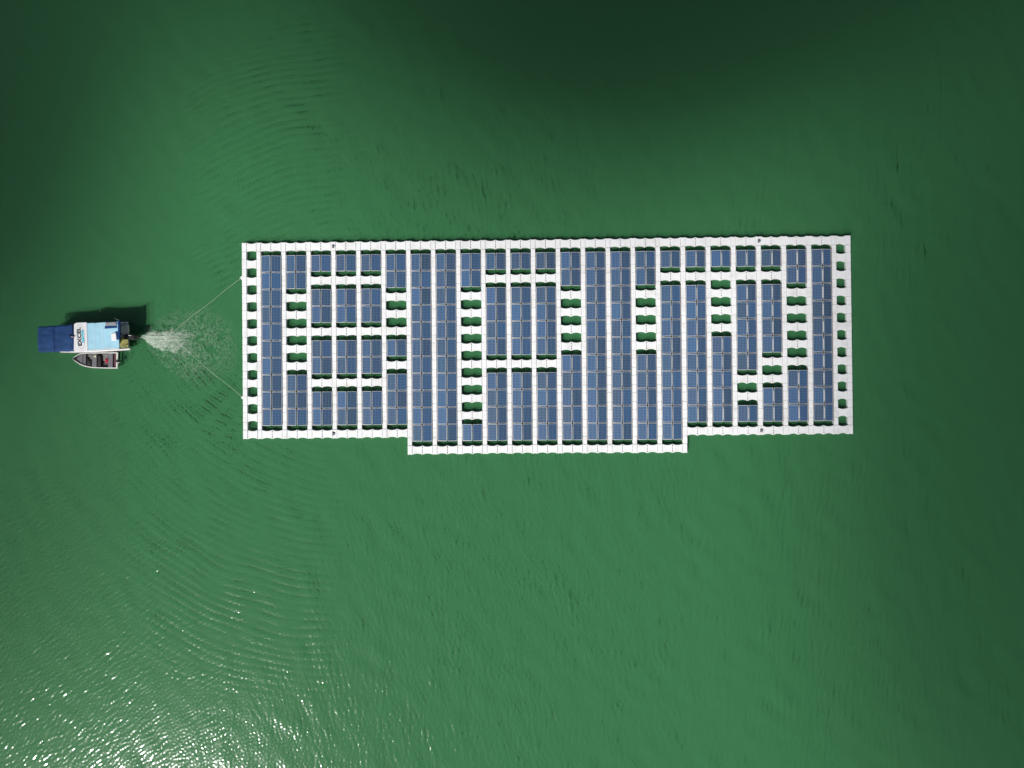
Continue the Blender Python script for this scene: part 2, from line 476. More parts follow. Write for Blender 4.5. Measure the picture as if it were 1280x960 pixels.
prism(bm, [(xb_ - 0.03, ym_ - 0.35), (xb_ + 0.012, ym_ - 0.35), (xb_ - 0.01, ym_ + 0.35), (xb_ - 0.05, ym_ + 0.35)], 0.55, 2.05)
mesh_obj('door', bm, M['glass'], cabin)
# roof, white forward part with the sign and pale blue aft part
bm = bmesh.new()
prism(bm, bpoly([(92.2, 437.6), (94.0, 440.0), (109.8, 438.6), (110.0, 437.9), (108.6, 403.4), (107.6, 402.7), (95.5, 403.3), (92.6, 405.0)], HR), HR - 0.10, HR + 0.012, 0.03)
roofw = mesh_obj('front_roof', bm, M['white'], boat)
bm = bmesh.new()
prism(bm, bpoly([(110.15, 438.3), (149.0, 435.6), (149.2, 434.8), (147.4, 401.8), (129.0, 402.9), (119.2, 403.6), (118.6, 404.3), (117.8, 403.4), (108.85, 403.9)], HR), HR - 0.10, HR, 0.02)
roofb = mesh_obj('rear_roof', bm, M['sky'], boat)
bm = bmesh.new()   # moulded seams across the blue roof
for x in (119.0, 129.5):
    a = B(x - 1.0, 404.2, HR); b = B(x + 0.6, 436.6, HR)
    tube(bm, [(a.x, a.y, HR + 0.002), (b.x, b.y, HR + 0.002)], 0.012, 6)
a = B(110.5, 437.4, HR); b = B(148.6, 434.9, HR); tube(bm, [(a.x, a.y, HR + 0.01), (b.x, b.y, HR + 0.01)], 0.03, 6)
mesh_obj('roof_seam', bm, M['white'], roofb)
# blue canvas strip rolled at the aft edge
bm = bmesh.new()
prism(bm, bpoly([(147.1, 424.5), (149.8, 424.3), (150.2, 412), (149.6, 400.3), (146.9, 400.4), (147.4, 412)], HR + 0.02), HR - 0.12, HR + 0.07, 0.04)
prism(bm, bpoly([(145.7, 424.0), (147.2, 424.0), (147.0, 414.2), (144.2, 414.4), (144.3, 415.6), (145.6, 416.0)], HR + 0.02), HR + 0.003, HR + 0.04, 0.01)
mesh_obj('rolled_side_curtain', bm, M['navy2'], boat)
# sign painted on the white roof
def text_mesh(body, size, mat, name, cx, cy, rot, z, xs=1.0, bold=0.0, parent=None, label=None):
    cu = bpy.data.curves.new(name, 'FONT'); cu.body = body; cu.size = size; cu.align_x = 'CENTER'; cu.align_y = 'CENTER'
    cu.extrude = 0.003; cu.offset = bold; cu.resolution_u = 3; cu.space_character = 1.08
    t = bpy.data.objects.new('tmp', cu); C.objects.link(t)
    dg = bpy.context.evaluated_depsgraph_get(); me = bpy.data.meshes.new_from_object(t.evaluated_get(dg))
    bpy.data.objects.remove(t, do_unlink=True)
    me.transform(Matrix.Translation((cx, cy, z)) @ Matrix.Rotation(rot, 4, 'Z') @ Matrix.Diagonal((xs, 1, 1, 1)))
    me.materials.clear(); me.materials.append(mat)
    o = bpy.data.objects.new(name, me); link(o, parent)
    if label: o['label'] = label
    return o
lc = B(100.9, 420.9, HR); lu = B(99.6, 407, HR); ld = B(102.0, 434.6, HR)
lrot = math.atan2(lu.y - ld.y, lu.x - ld.x)
bm = bmesh.new()
ax = Vector((math.cos(lrot), math.sin(lrot))); ay = Vector((-ax.y, ax.x))
ra, rb, n = 1.235, 0.415, 56
out = []; inn = []
for i in range(n):
    t = 2 * math.pi * i / n
    for lst, k in ((out, 1.0), (inn, 0.0)):
        w = 0.03 * (1 - k); q = Vector((lc.x, lc.y)) + ax * (ra - w) * math.cos(t) + ay * (rb - w) * math.sin(t)
        lst.append(bm.verts.new((q.x, q.y, HR + 0.016)))
for i in range(n): bm.faces.new((out[i], out[(i + 1) % n], inn[(i + 1) % n], inn[i]))
mesh_obj('logo_outline', bm, M['ring'], roofw)
def along(d, s):   # point offset s metres across the text line, d along it
    q = Vector((lc.x, lc.y)) + ax * d + ay * s; return q.x, q.y
x, y = along(0.0, 0.10); text_mesh('EXCEL', 0.50, M['ink'], 'sign_lettering', x, y, lrot, HR + 0.018, 1.22, 0.028, roofw, 'black lettering on the white roof')
x, y = along(0.02, -0.20); text_mesh('marine', 0.36, M['cyan'], 'sign_lettering', x, y, lrot, HR + 0.018, 1.20, 0.024, roofw, 'small cyan lettering on the white roof')
# items fixed on the roof
bm = bmesh.new(); prism(bm, bpoly([(131.8, 407.0), (145.4, 406.2), (145.0, 402.6), (131.6, 403.4)], HR + 0.1), HR + 0.05, HR + 0.10, 0.01)
prism(bm, bpoly([(132.4, 405.4), (144.6, 404.7), (144.6, 404.3), (132.4, 405.0)], HR + 0.1), HR + 0.1, HR + 0.115, 0, 1)
mesh_obj('roof_panel', bm, [M['greypanel'], M['alu']], boat)
bm = bmesh.new(); prism(bm, bpoly([(130.8, 410.9), (145.9, 409.8), (145.6, 407.0), (131.0, 407.6)], HR + 0.06), HR + 0.01, HR + 0.06, 0.015)
mesh_obj('folded_tarp', bm, M['navy2'], boat)
bm = bmesh.new(); prism(bm, bpoly([(139.2, 425.9), (145.9, 425.4), (144.9, 416.2), (139.4, 416.6), (139.0, 417.4)], HR + 0.1), HR + 0.005, HR + 0.10, 0.03)
mesh_obj('roof_hatch', bm, M['white'], boat)
# forward canopy: cloth on bows, sagging between them
def canopy():
    bm = bmesh.new(); nu, nv = 40, 24; hc = 2.12; c = []
    cr = [B(47.9, 440.8, hc), B(94.0, 438.9, hc), B(91.0, 405.4, hc), B(47.4, 408.3, hc)]
    for i in range(nu + 1):
        row = []
        for j in range(nv + 1):
            u, v = i / nu, j / nv
            p = (cr[0] * (1 - u) + cr[1] * u) * (1 - v) + (cr[3] * (1 - u) + cr[2] * u) * v
            z = hc + 0.10 * math.sin(math.pi * v) - 0.035 * abs(math.sin(math.pi * u * 2.2)) + 0.012 * math.sin(23 * v + 5 * u) * math.sin(9 * u) + random.uniform(-0.003, 0.003)
            if abs(u - 0.45) < 0.014 : z += 0.02
            if i in (0, nu): z -= 0.03
            if j in (0, nv): z -= 0.07
            wob = 0.02 * math.sin(7 * u * math.pi) if j in (0, nv) else 0
            row.append(bm.verts.new((p.x, p.y + wob, z)))
        c.append(row)
    for i in range(nu):
        for j in range(nv): bm.faces.new((c[i][j], c[i + 1][j], c[i + 1][j + 1], c[i][j + 1]))
    r = bmesh.ops.extrude_face_region(bm, geom=bm.faces[:])
    for v in [g for g in r['geom'] if isinstance(g, bmesh.types.BMVert)]: v.co.z -= 0.015
    o = mesh_obj('canopy', bm, M['navy'], boat, True)
    bm = bmesh.new()
    def cp(u, v): 
        p = (cr[0] * (1 - u) + cr[1] * u) * (1 - v) + (cr[3] * (1 - u) + cr[2] * u) * v
        return Vector((p.x, p.y, hc + 0.10 * math.sin(math.pi * v) - 0.035 * abs(math.sin(math.pi * u * 2.2)) + 0.012))
    tube(bm, [cp(u / 20, 0.63 - 0.02 * u / 20) for u in range(0, 21)], 0.014, 5)
    tube(bm, [cp(0.455, v / 12) + Vector((0, 0, 0.014)) for v in range(0, 13)], 0.016, 5)
    prism(bm, [tuple(cp(0.955, 0.01)[:2]), tuple(cp(0.998, 0.01)[:2]), tuple(cp(0.998, 0.99)[:2]), tuple(cp(0.955, 0.99)[:2])], hc - 0.03, hc + 0.115, 0.02)
    mesh_obj('canopy_seam', bm, M['navy2'], o)
    bm = bmesh.new()
    for u in (0.06, 0.45, 0.93):
        for v in (0.03, 0.97):
            p = cp(u, v); tube(bm, [(p.x, p.y, p.z - 0.03), (p.x + 0.1, YC + (p.y - YC) * 0.82, 0.75)], 0.02, 6)
    mesh_obj('canopy_frame', bm, M['steel'], boat)
    return cp
cp = canopy()
bm = bmesh.new(); p = B(88.6, 420.2, 2.3)
tube(bm, [(p.x - 0.12, p.y + 0.12, 2.20), (p.x, p.y, 2.42)], 0.07, 8, 0, 0.05); tube(bm, [(p.x, p.y, 2.38), (p.x + 0.22, p.y - 0.08, 2.42)], 0.05, 8)
light = mesh_obj('mast_light', bm, M['black'], boat)
bm = bmesh.new(); tube(bm, [(p.x + 0.18, p.y - 0.06, 2.40), (p.x + 0.30, p.y - 0.12, 2.45)], 0.075, 8); mesh_obj('lens', bm, plain('pink lens', (0.55, 0.36, 0.42), 0.3), light)
bm = bmesh.new(); p = B(147.6, 399.8, 2.3); tube(bm, [(p.x, p.y, 2.1), (p.x, p.y + 0.08, 3.0)], 0.022, 6, 0, 0.01); mesh_obj('antenna', bm, M['white'], boat)
# aft deck
bm = bmesh.new(); prism(bm, bpoly([(147.5, 420.6), (159.6, 420.0), (160.0, 407.2), (158.0, 404.6), (150.0, 404.8), (148.0, 406.5)], 0.8), 0.50, 0.80, 0.02)
mesh_obj('stern_deck', bm, M['deck'], boat)
bm = bmesh.new(); prism(bm, bpoly([(148.0, 434.6), (160.2, 434.2), (160.0, 421.0), (148.0, 421.4)], 0.7), 0.50, 0.70, 0.01)
mesh_obj('deck_mat', bm, M['olive'], boat)
bm = bmesh.new()
for a, b_ in (((151.2, 405.6), (158.8, 405.2)), ((158.8, 405.2), (160.6, 409.0)), ((160.6, 409.0), (160.8, 416.5)), ((150.6, 432.8), (160.6, 434.2)), ((160.9, 424.5), (161.0, 434.0))):
    p = B(*a, 1.05); q = B(*b_, 1.05); tube(bm, [(p.x, p.y, 1.05), (q.x, q.y, 1.05)], 0.022, 6)
    tube(bm, [(p.x, p.y, 0.6), (p.x, p.y, 1.05)], 0.02, 6)
mesh_obj('stern_rail', bm, M['steel'], boat)
bm = bmesh.new()
for x, y, r in ((155.2, 404.9, 0.10), (151.2, 417.7, 0.09), (151.8, 406.8, 0.06)):
    p = B(x, y, 0.9); tube(bm, [(p.x, p.y, 0.8), (p.x, p.y, 0.98)], r, 10, 0, r * 0.7)
mesh_obj('bollard', bm, M['black'], boat)
bm = bmesh.new()
for yq in (ya_ + 0.05, yb_ - 0.05): tube(bm, [(xb_ + 0.85, yq, 0.6), (xb_ + 0.85, yq, HR - 0.09)], 0.025, 6)
mesh_obj('roof_post', bm, M['steel'], boat)
# outboard motor
def outboard(parent, x, y, z, s, mats, name='outboard_motor', ang=0.0):
    """cowl, midsection, tiller, lower leg with propeller; +x is astern"""
    def T(v):
        vx, vy = v[0] * s, v[1] * s
        return (x + vx * math.cos(ang) - vy * math.sin(ang), y + vx * math.sin(ang) + vy * math.cos(ang), z + v[2] * s)
    bm = bmesh.new()
    for zz0, zz1, rx, ry in ((0.0, 0.30, 0.34, 0.22), (0.30, 0.46, 0.30, 0.19)):
        n = 16; pts = []
        for i in range(n):
            t = 2 * math.pi * i / n
            c_, s_ = math.cos(t), math.sin(t)
            pts.append((0.25 + rx * abs(c_) ** 0.7 * (1 if c_ > 0 else -1), ry * abs(s_) ** 0.7 * (1 if s_ > 0 else -1)))
        prism(bm, [T((p[0], p[1], 0))[:2] for p in pts], z + zz0 * s, z + zz1 * s, 0.05 * s)
    tube(bm, [T((0.25, 0, 0.02)), T((0.22, 0, -0.75))], 0.10 * s, 10, 0, 0.07 * s)
    tube(bm, [T((0.0, 0, 0.05)), T((-0.05, 0, -0.30))], 0.08 * s, 8)
    tube(bm, [T((0.05, 0, 0.12)), T((-0.35, 0.06, 0.16)), T((-0.62, 0.10, 0.18))], 0.035 * s, 8)
    m_ = mesh_obj(name, bm, mats[0], parent)
    bm = bmesh.new()
    tube(bm, [T((0.05, 0, -0.80)), T((0.5, 0, -0.80))], 0.07 * s, 10, 0, 0.03 * s)
    for k in range(3):
        a = k * 2 * math.pi / 3
        q = [T((0.46, 0.03 * math.cos(a), -0.80 + 0.03 * math.sin(a))), T((0.50, 0.22 * math.cos(a + 0.3), -0.80 + 0.22 * math.sin(a + 0.3))), T((0.44, 0.22 * math.cos(a - 0.3), -0.80 + 0.22 * math.sin(a - 0.3)))]
        vs = [bm.verts.new(v) for v in q]; bm.faces.new(vs)
    mesh_obj('propeller', bm, mats[1], m_)
    return m_
q = B(160.8, 420.6, 1.0)
om = outboard(boat, q.x + 0.12, q.y - 0.05, 0.80, 1.35, (M['black'], M['black']), ang=R(-5))
bm = bmesh.new(); tube(bm, [(q.x + 0.38, q.y - 0.05, 1.40), (q.x + 0.48, q.y - 0.09, 1.42)], 0.045, 8); tube(bm, [(q.x + 0.2, q.y + 0.1, 1.42), (q.x + 0.5, q.y + 0.02, 1.42)], 0.02, 8)
mesh_obj('cowl_badge', bm, M['steel'], om)
bm = bmesh.new(); box(bm, q.x - 0.55, q.x + 0.02, q.y - 0.28, q.y + 0.28, 0.45, 0.86, 0.03)
mesh_obj('motor_bracket', bm, M['black'], boat)

# ------------------------------------------------------------------ dinghy
M['dhull'] = plain('worn white aluminium', (0.66, 0.66, 0.62), 0.45, 0.1, 0.15, 4)
M['dinner'] = plain('dark grey hull lining', (0.065, 0.065, 0.07), 0.7, 0, 0.45, 7)
M['bench'] = plain('grey bench', (0.15, 0.145, 0.16), 0.7, 0, 0.25, 8)
M['benchd'] = plain('speckled grey floor', (0.20, 0.19, 0.175), 0.8, 0, 0.5, 12)
M['maroon'] = plain('maroon trim', (0.12, 0.035, 0.045), 0.6, 0, 0.2)
DA = R(-0.5)
DO = P(121, 451, 0)
din = empty('dinghy', DO, DA)
tag(din, 'small open dinghy with pointed bow and dark interior tied beside the work boat', 'dinghy')
DMm = Matrix.Rotation(-DA, 3, 'Z')
HD = 0.42
def D(px, py, h=HD): return DMm @ (P(px, py, h) - DO)
upper = [(91.5, 448.4), (95.5, 444.6), (100.5, 441.8), (106, 440.9), (115, 440.6), (130, 440.4), (147.0, 440.4)]
lower = [(91.5, 448.4), (95.5, 452.4), (100.5, 455.9), (106, 458.2), (115, 460.0), (130, 460.6), (146.4, 460.7)]
def dinghy_hull():
    bm = bmesh.new(); rings = []
    for i, (u, l) in enumerate(zip(upper, lower)):
        a, b = D(*u), D(*l); hw = (a.y - b.y) / 2; yc = (a.y + b.y) / 2; x = (a.x + b.x) / 2
        t = i / 6; zb = -0.12 + 0.30 * (1 - t) ** 3; zt = HD + 0.14 * (1 - t) ** 2
        w = 0.11 if i else 0.0
        hw = max(hw, 0.03)
        iw = max(hw - w, 0.01)
        prof = [(hw, zt), (hw * 0.97, 0.2), (hw * 0.8, zb + 0.04), (0, zb), (-hw * 0.8, zb + 0.04), (-hw * 0.97, 0.2), (-hw, zt), (-iw, zt), (-iw * 0.93, min(0.10, zt)), (-iw * 0.5, 0.07), (iw * 0.5, 0.07), (iw * 0.93, min(0.10, zt)), (iw, zt)]
        rings.append([bm.verts.new((x - (0.62 * (zt - z) if i >= 5 else 0), yc + y, z)) for y, z in prof])
    n = len(rings[0])
    for a, b in zip(rings, rings[1:]):
        for i in range(n):
            f = bm.faces.new((a[i], a[(i + 1) % n], b[(i + 1) % n], b[i])); f.material_index = 1 if 7 <= i <= 11 else 0
    bm.faces.new(rings[0]); bm.faces.new(rings[-1])
    return bm
mesh_obj('hull', dinghy_hull(), [M['dhull'], M['dinner']], din)
def dpoly(name, pix, z0, z1, mat, h=None, bev=0.01, parent=None):
    bm = bmesh.new(); prism(bm, [tuple(D(x, y, h if h is not None else z1)[:2]) for x, y in pix], z0, z1, bev)
    return mesh_obj(name, bm, mat, parent or din)
dpoly('bow_deck', [(95.0, 449.0), (103.2, 455.6), (103.6, 442.6), (99.6, 444.4)], 0.30, 0.36, M['bench'])
dpoly('bench', [(104.0, 457.0), (107.2, 458.0), (107.4, 441.8), (104.2, 442.0)], 0.20, 0.34, M['bench'])
dpoly('bench', [(115.0, 458.8), (120.6, 459.2), (121.0, 441.2), (115.4, 441.4)], 0.20, 0.40, M['bench'])
dpoly('bench', [(135.2, 459.2), (140.8, 459.3), (141.0, 441.6), (135.4, 441.6)], 0.20, 0.40, M['bench'])
dpoly('floor_board', [(107.5, 456), (114.9, 457.6), (115.3, 443), (107.8, 442.8)], 0.10, 0.13, M['benchd'])
dpoly('floor_board', [(127.0, 451), (135.0, 451), (135.2, 442.4), (127.0, 442.2)], 0.10, 0.14, M['benchd'])
dpoly('transom', [(144.9, 459.8), (147.0, 460.7), (147.6, 440.5), (145.4, 441.2)], 0.36, 0.46, M['dhull'], 0.46)
dpoly('side_trim', [(106.5, 458.0), (120, 459.4), (144.5, 460.0), (144.5, 459.2), (120, 458.5), (107, 457.1)], 0.24, 0.37, M['maroon'])
dpoly('stern_locker', [(141.6, 458.5), (144.8, 458.8), (145.0, 442.2), (141.8, 442.3)], 0.12, 0.25, M['maroon'])
p = D(146.6, 451.0, 0.5)
dm = outboard(din, p.x - 0.05, p.y, 0.38, 0.55, (M['black'], M['steel']), ang=R(-30))
bm = bmesh.new()
q0 = D(146.0, 448.6, 0.55); q1 = D(149.6, 453.4, 0.55); q2 = D(147.4, 454.2, 0.55)
prism(bm, [tuple(q0[:2]), tuple(q2[:2]), tuple(q1[:2])], 0.50, 0.58, 0.01); mesh_obj('motor_clamp', bm, M['dhull'], din)

# things lying in the dinghy
def blob(name, pix, z0, h, mat, label, cat, amp=0.03):
    c = P(sum(p[0] for p in pix) / len(pix), sum(p[1] for p in pix) / len(pix), z0 + h)
    bm = bmesh.new(); n = 24; pts = []
    pw = [P(x, y, z0 + h) - c for x, y in pix]
    rings = []
    dens = []
    for i in range(len(pw)):
        a, b = pw[i], pw[(i + 1) % len(pw)]
        for s in range(4): dens.append(a.lerp(b, s / 4))
    for f, zz in ((0.94, 0.0), (1.0, h * 0.4), (0.92, h * 0.85), (0.6, h), (0.2, h * 0.95)):
        rings.append([bm.verts.new((v.x * f + random.uniform(-amp, amp) * 0.4, v.y * f + random.uniform(-amp, amp) * 0.4, zz + random.uniform(-amp, amp) * 0.3 * (zz > 0))) for v in dens])
    m = len(dens)
    for a, b in zip(rings, rings[1:]):
        for i in range(m): bm.faces.new((a[i], a[(i + 1) % m], b[(i + 1) % m], b[i]))
    bm.faces.new(rings[-1]); bm.faces.new(list(reversed(rings[0])))
    o = mesh_obj(name, bm, mat, None, True); o.location = (c.x, c.y, z0)
    tag(o, label, cat); return o
M['bag'] = plain('black bag cloth', (0.012, 0.012, 0.014), 0.7, 0, 0.5, 6, 0.6)
M['red'] = plain('red plastic', (0.62, 0.035, 0.07), 0.4, 0, 0.15, 6)
M['cream'] = plain('cream cloth', (0.72, 0.68, 0.42), 0.8, 0, 0.1, 8)
blob('equipment_bag', [(108.2, 457.0), (114.4, 457.8), (114.2, 451.4), (110.6, 450.4), (108.8, 446.8), (107.9, 447.2)], 0.13, 0.22, M['bag'], 'black bag lying on the dinghy floor between the bow bench and the middle bench', 'bag')
blob('life_jacket', [(121.4, 458.6), (126.0, 458.4), (126.8, 452), (126.4, 445.6), (123.6, 441.9), (121.4, 441.9)], 0.10, 0.26, M['bag'], 'black padded bundle lying behind the middle bench of the dinghy', 'life jacket')
blob('folded_cloth', [(116.2, 446.2), (120.2, 446.6), (120.1, 443.7)], 0.40, 0.05, M['cream'], 'small cream triangular cloth on the middle bench of the dinghy', 'cloth', 0.012)
# red fuel can: body, handle, cap
fc = P(133.2, 450.8, 0.35); fz = 0.12
can = empty('fuel_can', (fc.x, fc.y, fz), R(8)); tag(can, 'red plastic fuel can standing in front of the rear bench of the dinghy', 'fuel can')
bm = bmesh.new(); box(bm, -0.14, 0.14, -0.20, 0.20, 0.0, 0.26, 0.05); mesh_obj('can_body', bm, M['red'], can)
bm = bmesh.new(); tube(bm, [(0, -0.12, 0.25), (0, -0.10, 0.32), (0, 0.04, 0.32), (0, 0.06, 0.25)], 0.02); mesh_obj('handle', bm, M['red'], can)
bm = bmesh.new(); tube(bm, [(0.0, 0.13, 0.25), (0, 0.13, 0.31)], 0.04, 10); mesh_obj('cap', bm, M['black'], can)

# ------------------------------------------------------------------ tow lines and mooring line
M['rope'] = plain('pale rope', (0.52, 0.60, 0.46), 0.9, 0, 0.2, 10)
def rope(name, a, b, sag, label, r=0.026, group=None, cat='rope'):
    bm = bmesh.new(); n = 40; pts = []
    for i in range(n + 1):
        t = i / n; p = a.lerp(b, t); p.z = max(0.035, p.z - sag * 4 * t * (1 - t) * 1.0) + 0.0
        p.y += 0.12 * math.sin(math.pi * t) * (1 if b.y < a.y else -0.6) + 0.05 * math.sin(11 * t); pts.append(p - a)
    tube(bm, pts, r, 6)
    o = mesh_obj(name, bm, M['rope']); o.location = a; tag(o, label, cat, group); return o
knot = P(211, 419.5, 0.04)
rope('bridle_rope', P(302.2, 347.5, 0.2), knot, 0.10, 'thin pale rope from the foam to the upper left side of the platform', 0.012, 'two legs of the tow bridle')
rope('bridle_rope', P(303.4, 497.0, 0.2), knot, 0.10, 'thin pale rope from the foam to the lower left side of the platform', 0.012, 'two legs of the tow bridle')
rope('tow_rope', P(166.0, 421.8, 0.9) + Vector((-0.6, 0, 0)), knot, 0.10, 'short tow rope from the work boat stern into the foam', 0.02)

# ------------------------------------------------------------------ foam from the propeller
def foam_material():
    m, nt, b = new_mat('churned foam')
    g = N(nt, 'ShaderNodeNewGeometry'); v = g.outputs['Position']
    c0 = P(172, 420.5)
    rel = mapping(nt, vmath(nt, 'SUBTRACT', v, tuple(c0)).outputs[0], rot=(0, 0, R(8)))
    sep = N(nt, 'ShaderNodeSeparateXYZ'); L(nt, rel, sep.inputs[0])
    x, y = sep.outputs[0], sep.outputs[1]
    warp = noise(nt, v, 0.8, 4, 0.6)
    yw = math_n(nt, 'ADD', y, math_n(nt, 'MULTIPLY', math_n(nt, 'SUBTRACT', warp, 0.5), 2.2))
    # half width of the wash grows then closes
    hw = math_n(nt, 'MULTIPLY_ADD', x, 0.42, 0.10)
    hw = math_n(nt, 'MINIMUM', hw, 2.4)
    q = math_n(nt, 'DIVIDE', math_n(nt, 'ABSOLUTE', yw), hw)
    core = math_n(nt, 'SUBTRACT', 1.0, smooth(nt, q, 0.35, 1.5))
    fade = math_n(nt, 'SUBTRACT', 1.0, smooth(nt, x, 2.0, 11.0))
    start = smooth(nt, x, 0.0, 0.7)
    core = math_n(nt, 'MULTIPLY', math_n(nt, 'MULTIPLY', core, fade), start)
    streak = noise(nt, mapping(nt, v, rot=(0, 0, R(-8)), scale=(0.8, 2.6, 1)), 1.5, 6, 0.74, 1.0)
    fine = noise(nt, v, 5.5, 4, 0.75, 0.8)
    tex = math_n(nt, 'ADD', math_n(nt, 'MULTIPLY', streak, 0.6), math_n(nt, 'MULTIPLY', fine, 0.4))
    th = math_n(nt, 'MULTIPLY_ADD', core, -0.48, 0.79)
    a = math_n(nt, 'MULTIPLY', math_n(nt, 'SUBTRACT', tex, th), 3.4, clamp=True)
    a = math_n(nt, 'MULTIPLY', a, smooth(nt, core, 0.0, 0.35))
    a = math_n(nt, 'MULTIPLY', a, 0.82)
    # broad thin film of bubbles with curling strands
    c1 = P(238, 432)
    e = vmath(nt, 'LENGTH', mapping(nt, vmath(nt, 'SUBTRACT', v, tuple(c1)).outputs[0], scale=(0.15, 0.19, 1)))
    film = math_n(nt, 'SUBTRACT', 1.0, smooth(nt, e.outputs['Value'], 0.25, 1.0))
    cur = noise(nt, v, 0.85, 5, 0.6, 2.6)
    strand = math_n(nt, 'SUBTRACT', 1.0, smooth(nt, math_n(nt, 'ABSOLUTE', math_n(nt, 'SUBTRACT', cur, 0.52)), 0.0, 0.06))
    fb = math_n(nt, 'MULTIPLY', math_n(nt, 'MULTIPLY', strand, film), math_n(nt, 'MULTIPLY', ramp(nt, fine, [(0.30, 0.0), (0.75, 1.0)]), 0.36))
    a = math_n(nt, 'MAXIMUM', a, fb)
    b.inputs['Base Color'].default_value = (0.62, 0.70, 0.60, 1); b.inputs['Roughness'].default_value = 0.8
    L(nt, a, b.inputs['Alpha'])
    return m
bm = bmesh.new()
fo = P(172, 421)
outline = [(170, 420.5), (182, 410), (200, 398), (222, 386), (250, 378), (276, 384), (292, 405), (298, 432), (294, 462), (276, 482), (250, 484), (222, 472), (200, 452), (184, 434)]
vs = [bm.verts.new(P(x, y) - fo) for x, y in outline]
bm.faces.new(vs)
foam = mesh_obj('wake_foam', bm, foam_material()); foam.location = (fo.x, fo.y, 0.05)
tag(foam, 'pale churned foam trailing from the stern of the work boat', 'foam', kind='stuff')

# ------------------------------------------------------------------ water
# a real rippled surface: a directional wave field summed by FFT, wake crests and churned water added
import numpy as np
def sm(v, a, b):
    t = np.clip((v - a) / (b - a), 0, 1); return t * t * (3 - 2 * t)
def wave_field(nx, ny, d, seed, lam0, spread_k, ang, spread_a, iso=0.0):
    """random sea with unit slope, crests square to the direction ang"""
    rs = np.random.RandomState(seed)
    kx = np.fft.fftfreq(nx, d) * 2 * np.pi; ky = np.fft.fftfreq(ny, d) * 2 * np.pi
    KX, KY = np.meshgrid(kx, ky); K = np.hypot(KX, KY); K[0, 0] = 1e-6
    A = np.exp(-0.5 * (np.log(K * lam0 / (2 * np.pi)) / spread_k) ** 2)
    th = np.arctan2(KY, KX) - ang; th = np.arctan(np.tan(th))
    A = A * (np.exp(-0.5 * (th / spread_a) ** 2) + iso) / K ** 1.5
    A[0, 0] = 0
    F = A * (rs.normal(size=K.shape) + 1j * rs.normal(size=K.shape))
    h = np.real(np.fft.ifft2(F)); gy, gx = np.gradient(h, d)
    return h / np.sqrt((gx ** 2 + gy ** 2).mean())
def slow(nx, ny, d, seed, lam):
    """smooth random field, about -1..1"""
    rs = np.random.RandomState(seed)
    kx = np.fft.fftfreq(nx, d); ky = np.fft.fftfreq(ny, d); KX, KY = np.meshgrid(kx, ky); K = np.hypot(KX, KY) * lam
    F = np.exp(-K ** 2 * 0.5) * (rs.normal(size=K.shape) + 1j * rs.normal(size=K.shape)); h = np.real(np.fft.ifft2(F))
    return h / (h.std() * 2)
DX = 0.10; HX, HY = 61.0, 47.0
nx, ny = int(2 * HX / DX) + 1, int(2 * HY / DX) + 1
gx_, gy_ = np.linspace(-HX, HX, nx), np.linspace(-HY, HY, ny)
X, Y = np.meshgrid(gx_, gy_)
PXX, PYY = X * PPM + 640, 480 - Y * PPM
sl = [slow(nx, ny, DX, 40 + q, lam) for q, lam in enumerate((9.0, 14.0, 5.0, 3.0))]
wA = 1 - sm(PXX + 90 * sl[0], 180, 470); wC = sm(PXX + 90 * sl[1], 700, 1050); wB = 1 - wA - wC
Hf = (wave_field(nx, ny, DX, 1, 0.50, 0.38, R(-42), 0.46, 0.05) * wA + wave_field(nx, ny, DX, 2, 0.54, 0.38, R(8), 0.42, 0.05) * wB
      + wave_field(nx, ny, DX, 3, 0.58, 0.38, R(-16), 0.42, 0.05) * wC)
calm = 1 - 0.40 * sm(PXX, 150, 260) * (1 - sm(PXX, 400, 480)) * np.maximum(sm(PYY, 470, 540) * (1 - sm(PYY, 760, 880)), 1 - sm(PYY, 290, 340))
Hf = Hf * 0.047 * np.clip(1 + 0.4 * sl[2] + 0.2 * sl[1], 0.5, 1.35) * calm
Hf += wave_field(nx, ny, DX, 5, 0.33, 0.20, R(-10), 0.9, 0.3) * 0.054 * np.clip(1 + 0.35 * sl[3], 0.5, 1.35)
Hf += wave_field(nx, ny, DX, 6, 2.6, 0.35, R(30), 0.6, 0.1) * 0.012
# sheltered water in the openings of the platform
shel = sm(PXX, 302, 312) * (1 - sm(PXX, 1055, 1068)) * sm(PYY, 298, 306) * (1 - sm(PYY, 545, 566))
Hf *= 1 - 0.6 * shel
def crests(cx, cy, r0, r1, soft, lam, up, xs, xe, amp, q):
    dn = np.hypot(PXX - cx, PYY - cy)
    ph = 2 * np.pi * dn / PPM / lam + 1.6 * sl[1] + 1.2 * sl[0] + q
    mk = sm(dn, r0, r0 + soft) * (1 - sm(dn, r1 - 1.4 * soft, r1)) * sm(PXX, xs, xs + 90) * (1 - sm(PXX + 25 * sl[3], xe - 70, xe))
    v = (cy - PYY) if up else (PYY - cy)
    mk = mk * sm(v, 10, 60 if soft < 50 else 160)
    w = np.sin(ph); w = w + 0.22 * np.cos(2 * ph)
    return w * mk * amp * np.clip(0.68 + 0.45 * sl[3] + 0.25 * sl[2], 0.12, 1.15)
Hf += crests(440, 330, 110, 600, 90, 0.80, False, 120, 450, 0.0104, 0.0)
Hf += crests(440, 515, 170, 560, 90, 0.78, True, 150, 470, 0.0102, 1.0)
Hf += crests(305, 424, 50, 150, 26, 0.72, False, 165, 330, 0.0135, 2.0)
Hf += crests(305, 424, 50, 150, 26, 0.72, True, 165, 330, 0.0110, 3.0)
ch = 1 - sm(np.hypot((PXX - 235) / 72.0, (PYY - 430) / 62.0), 0.35, 1.0)
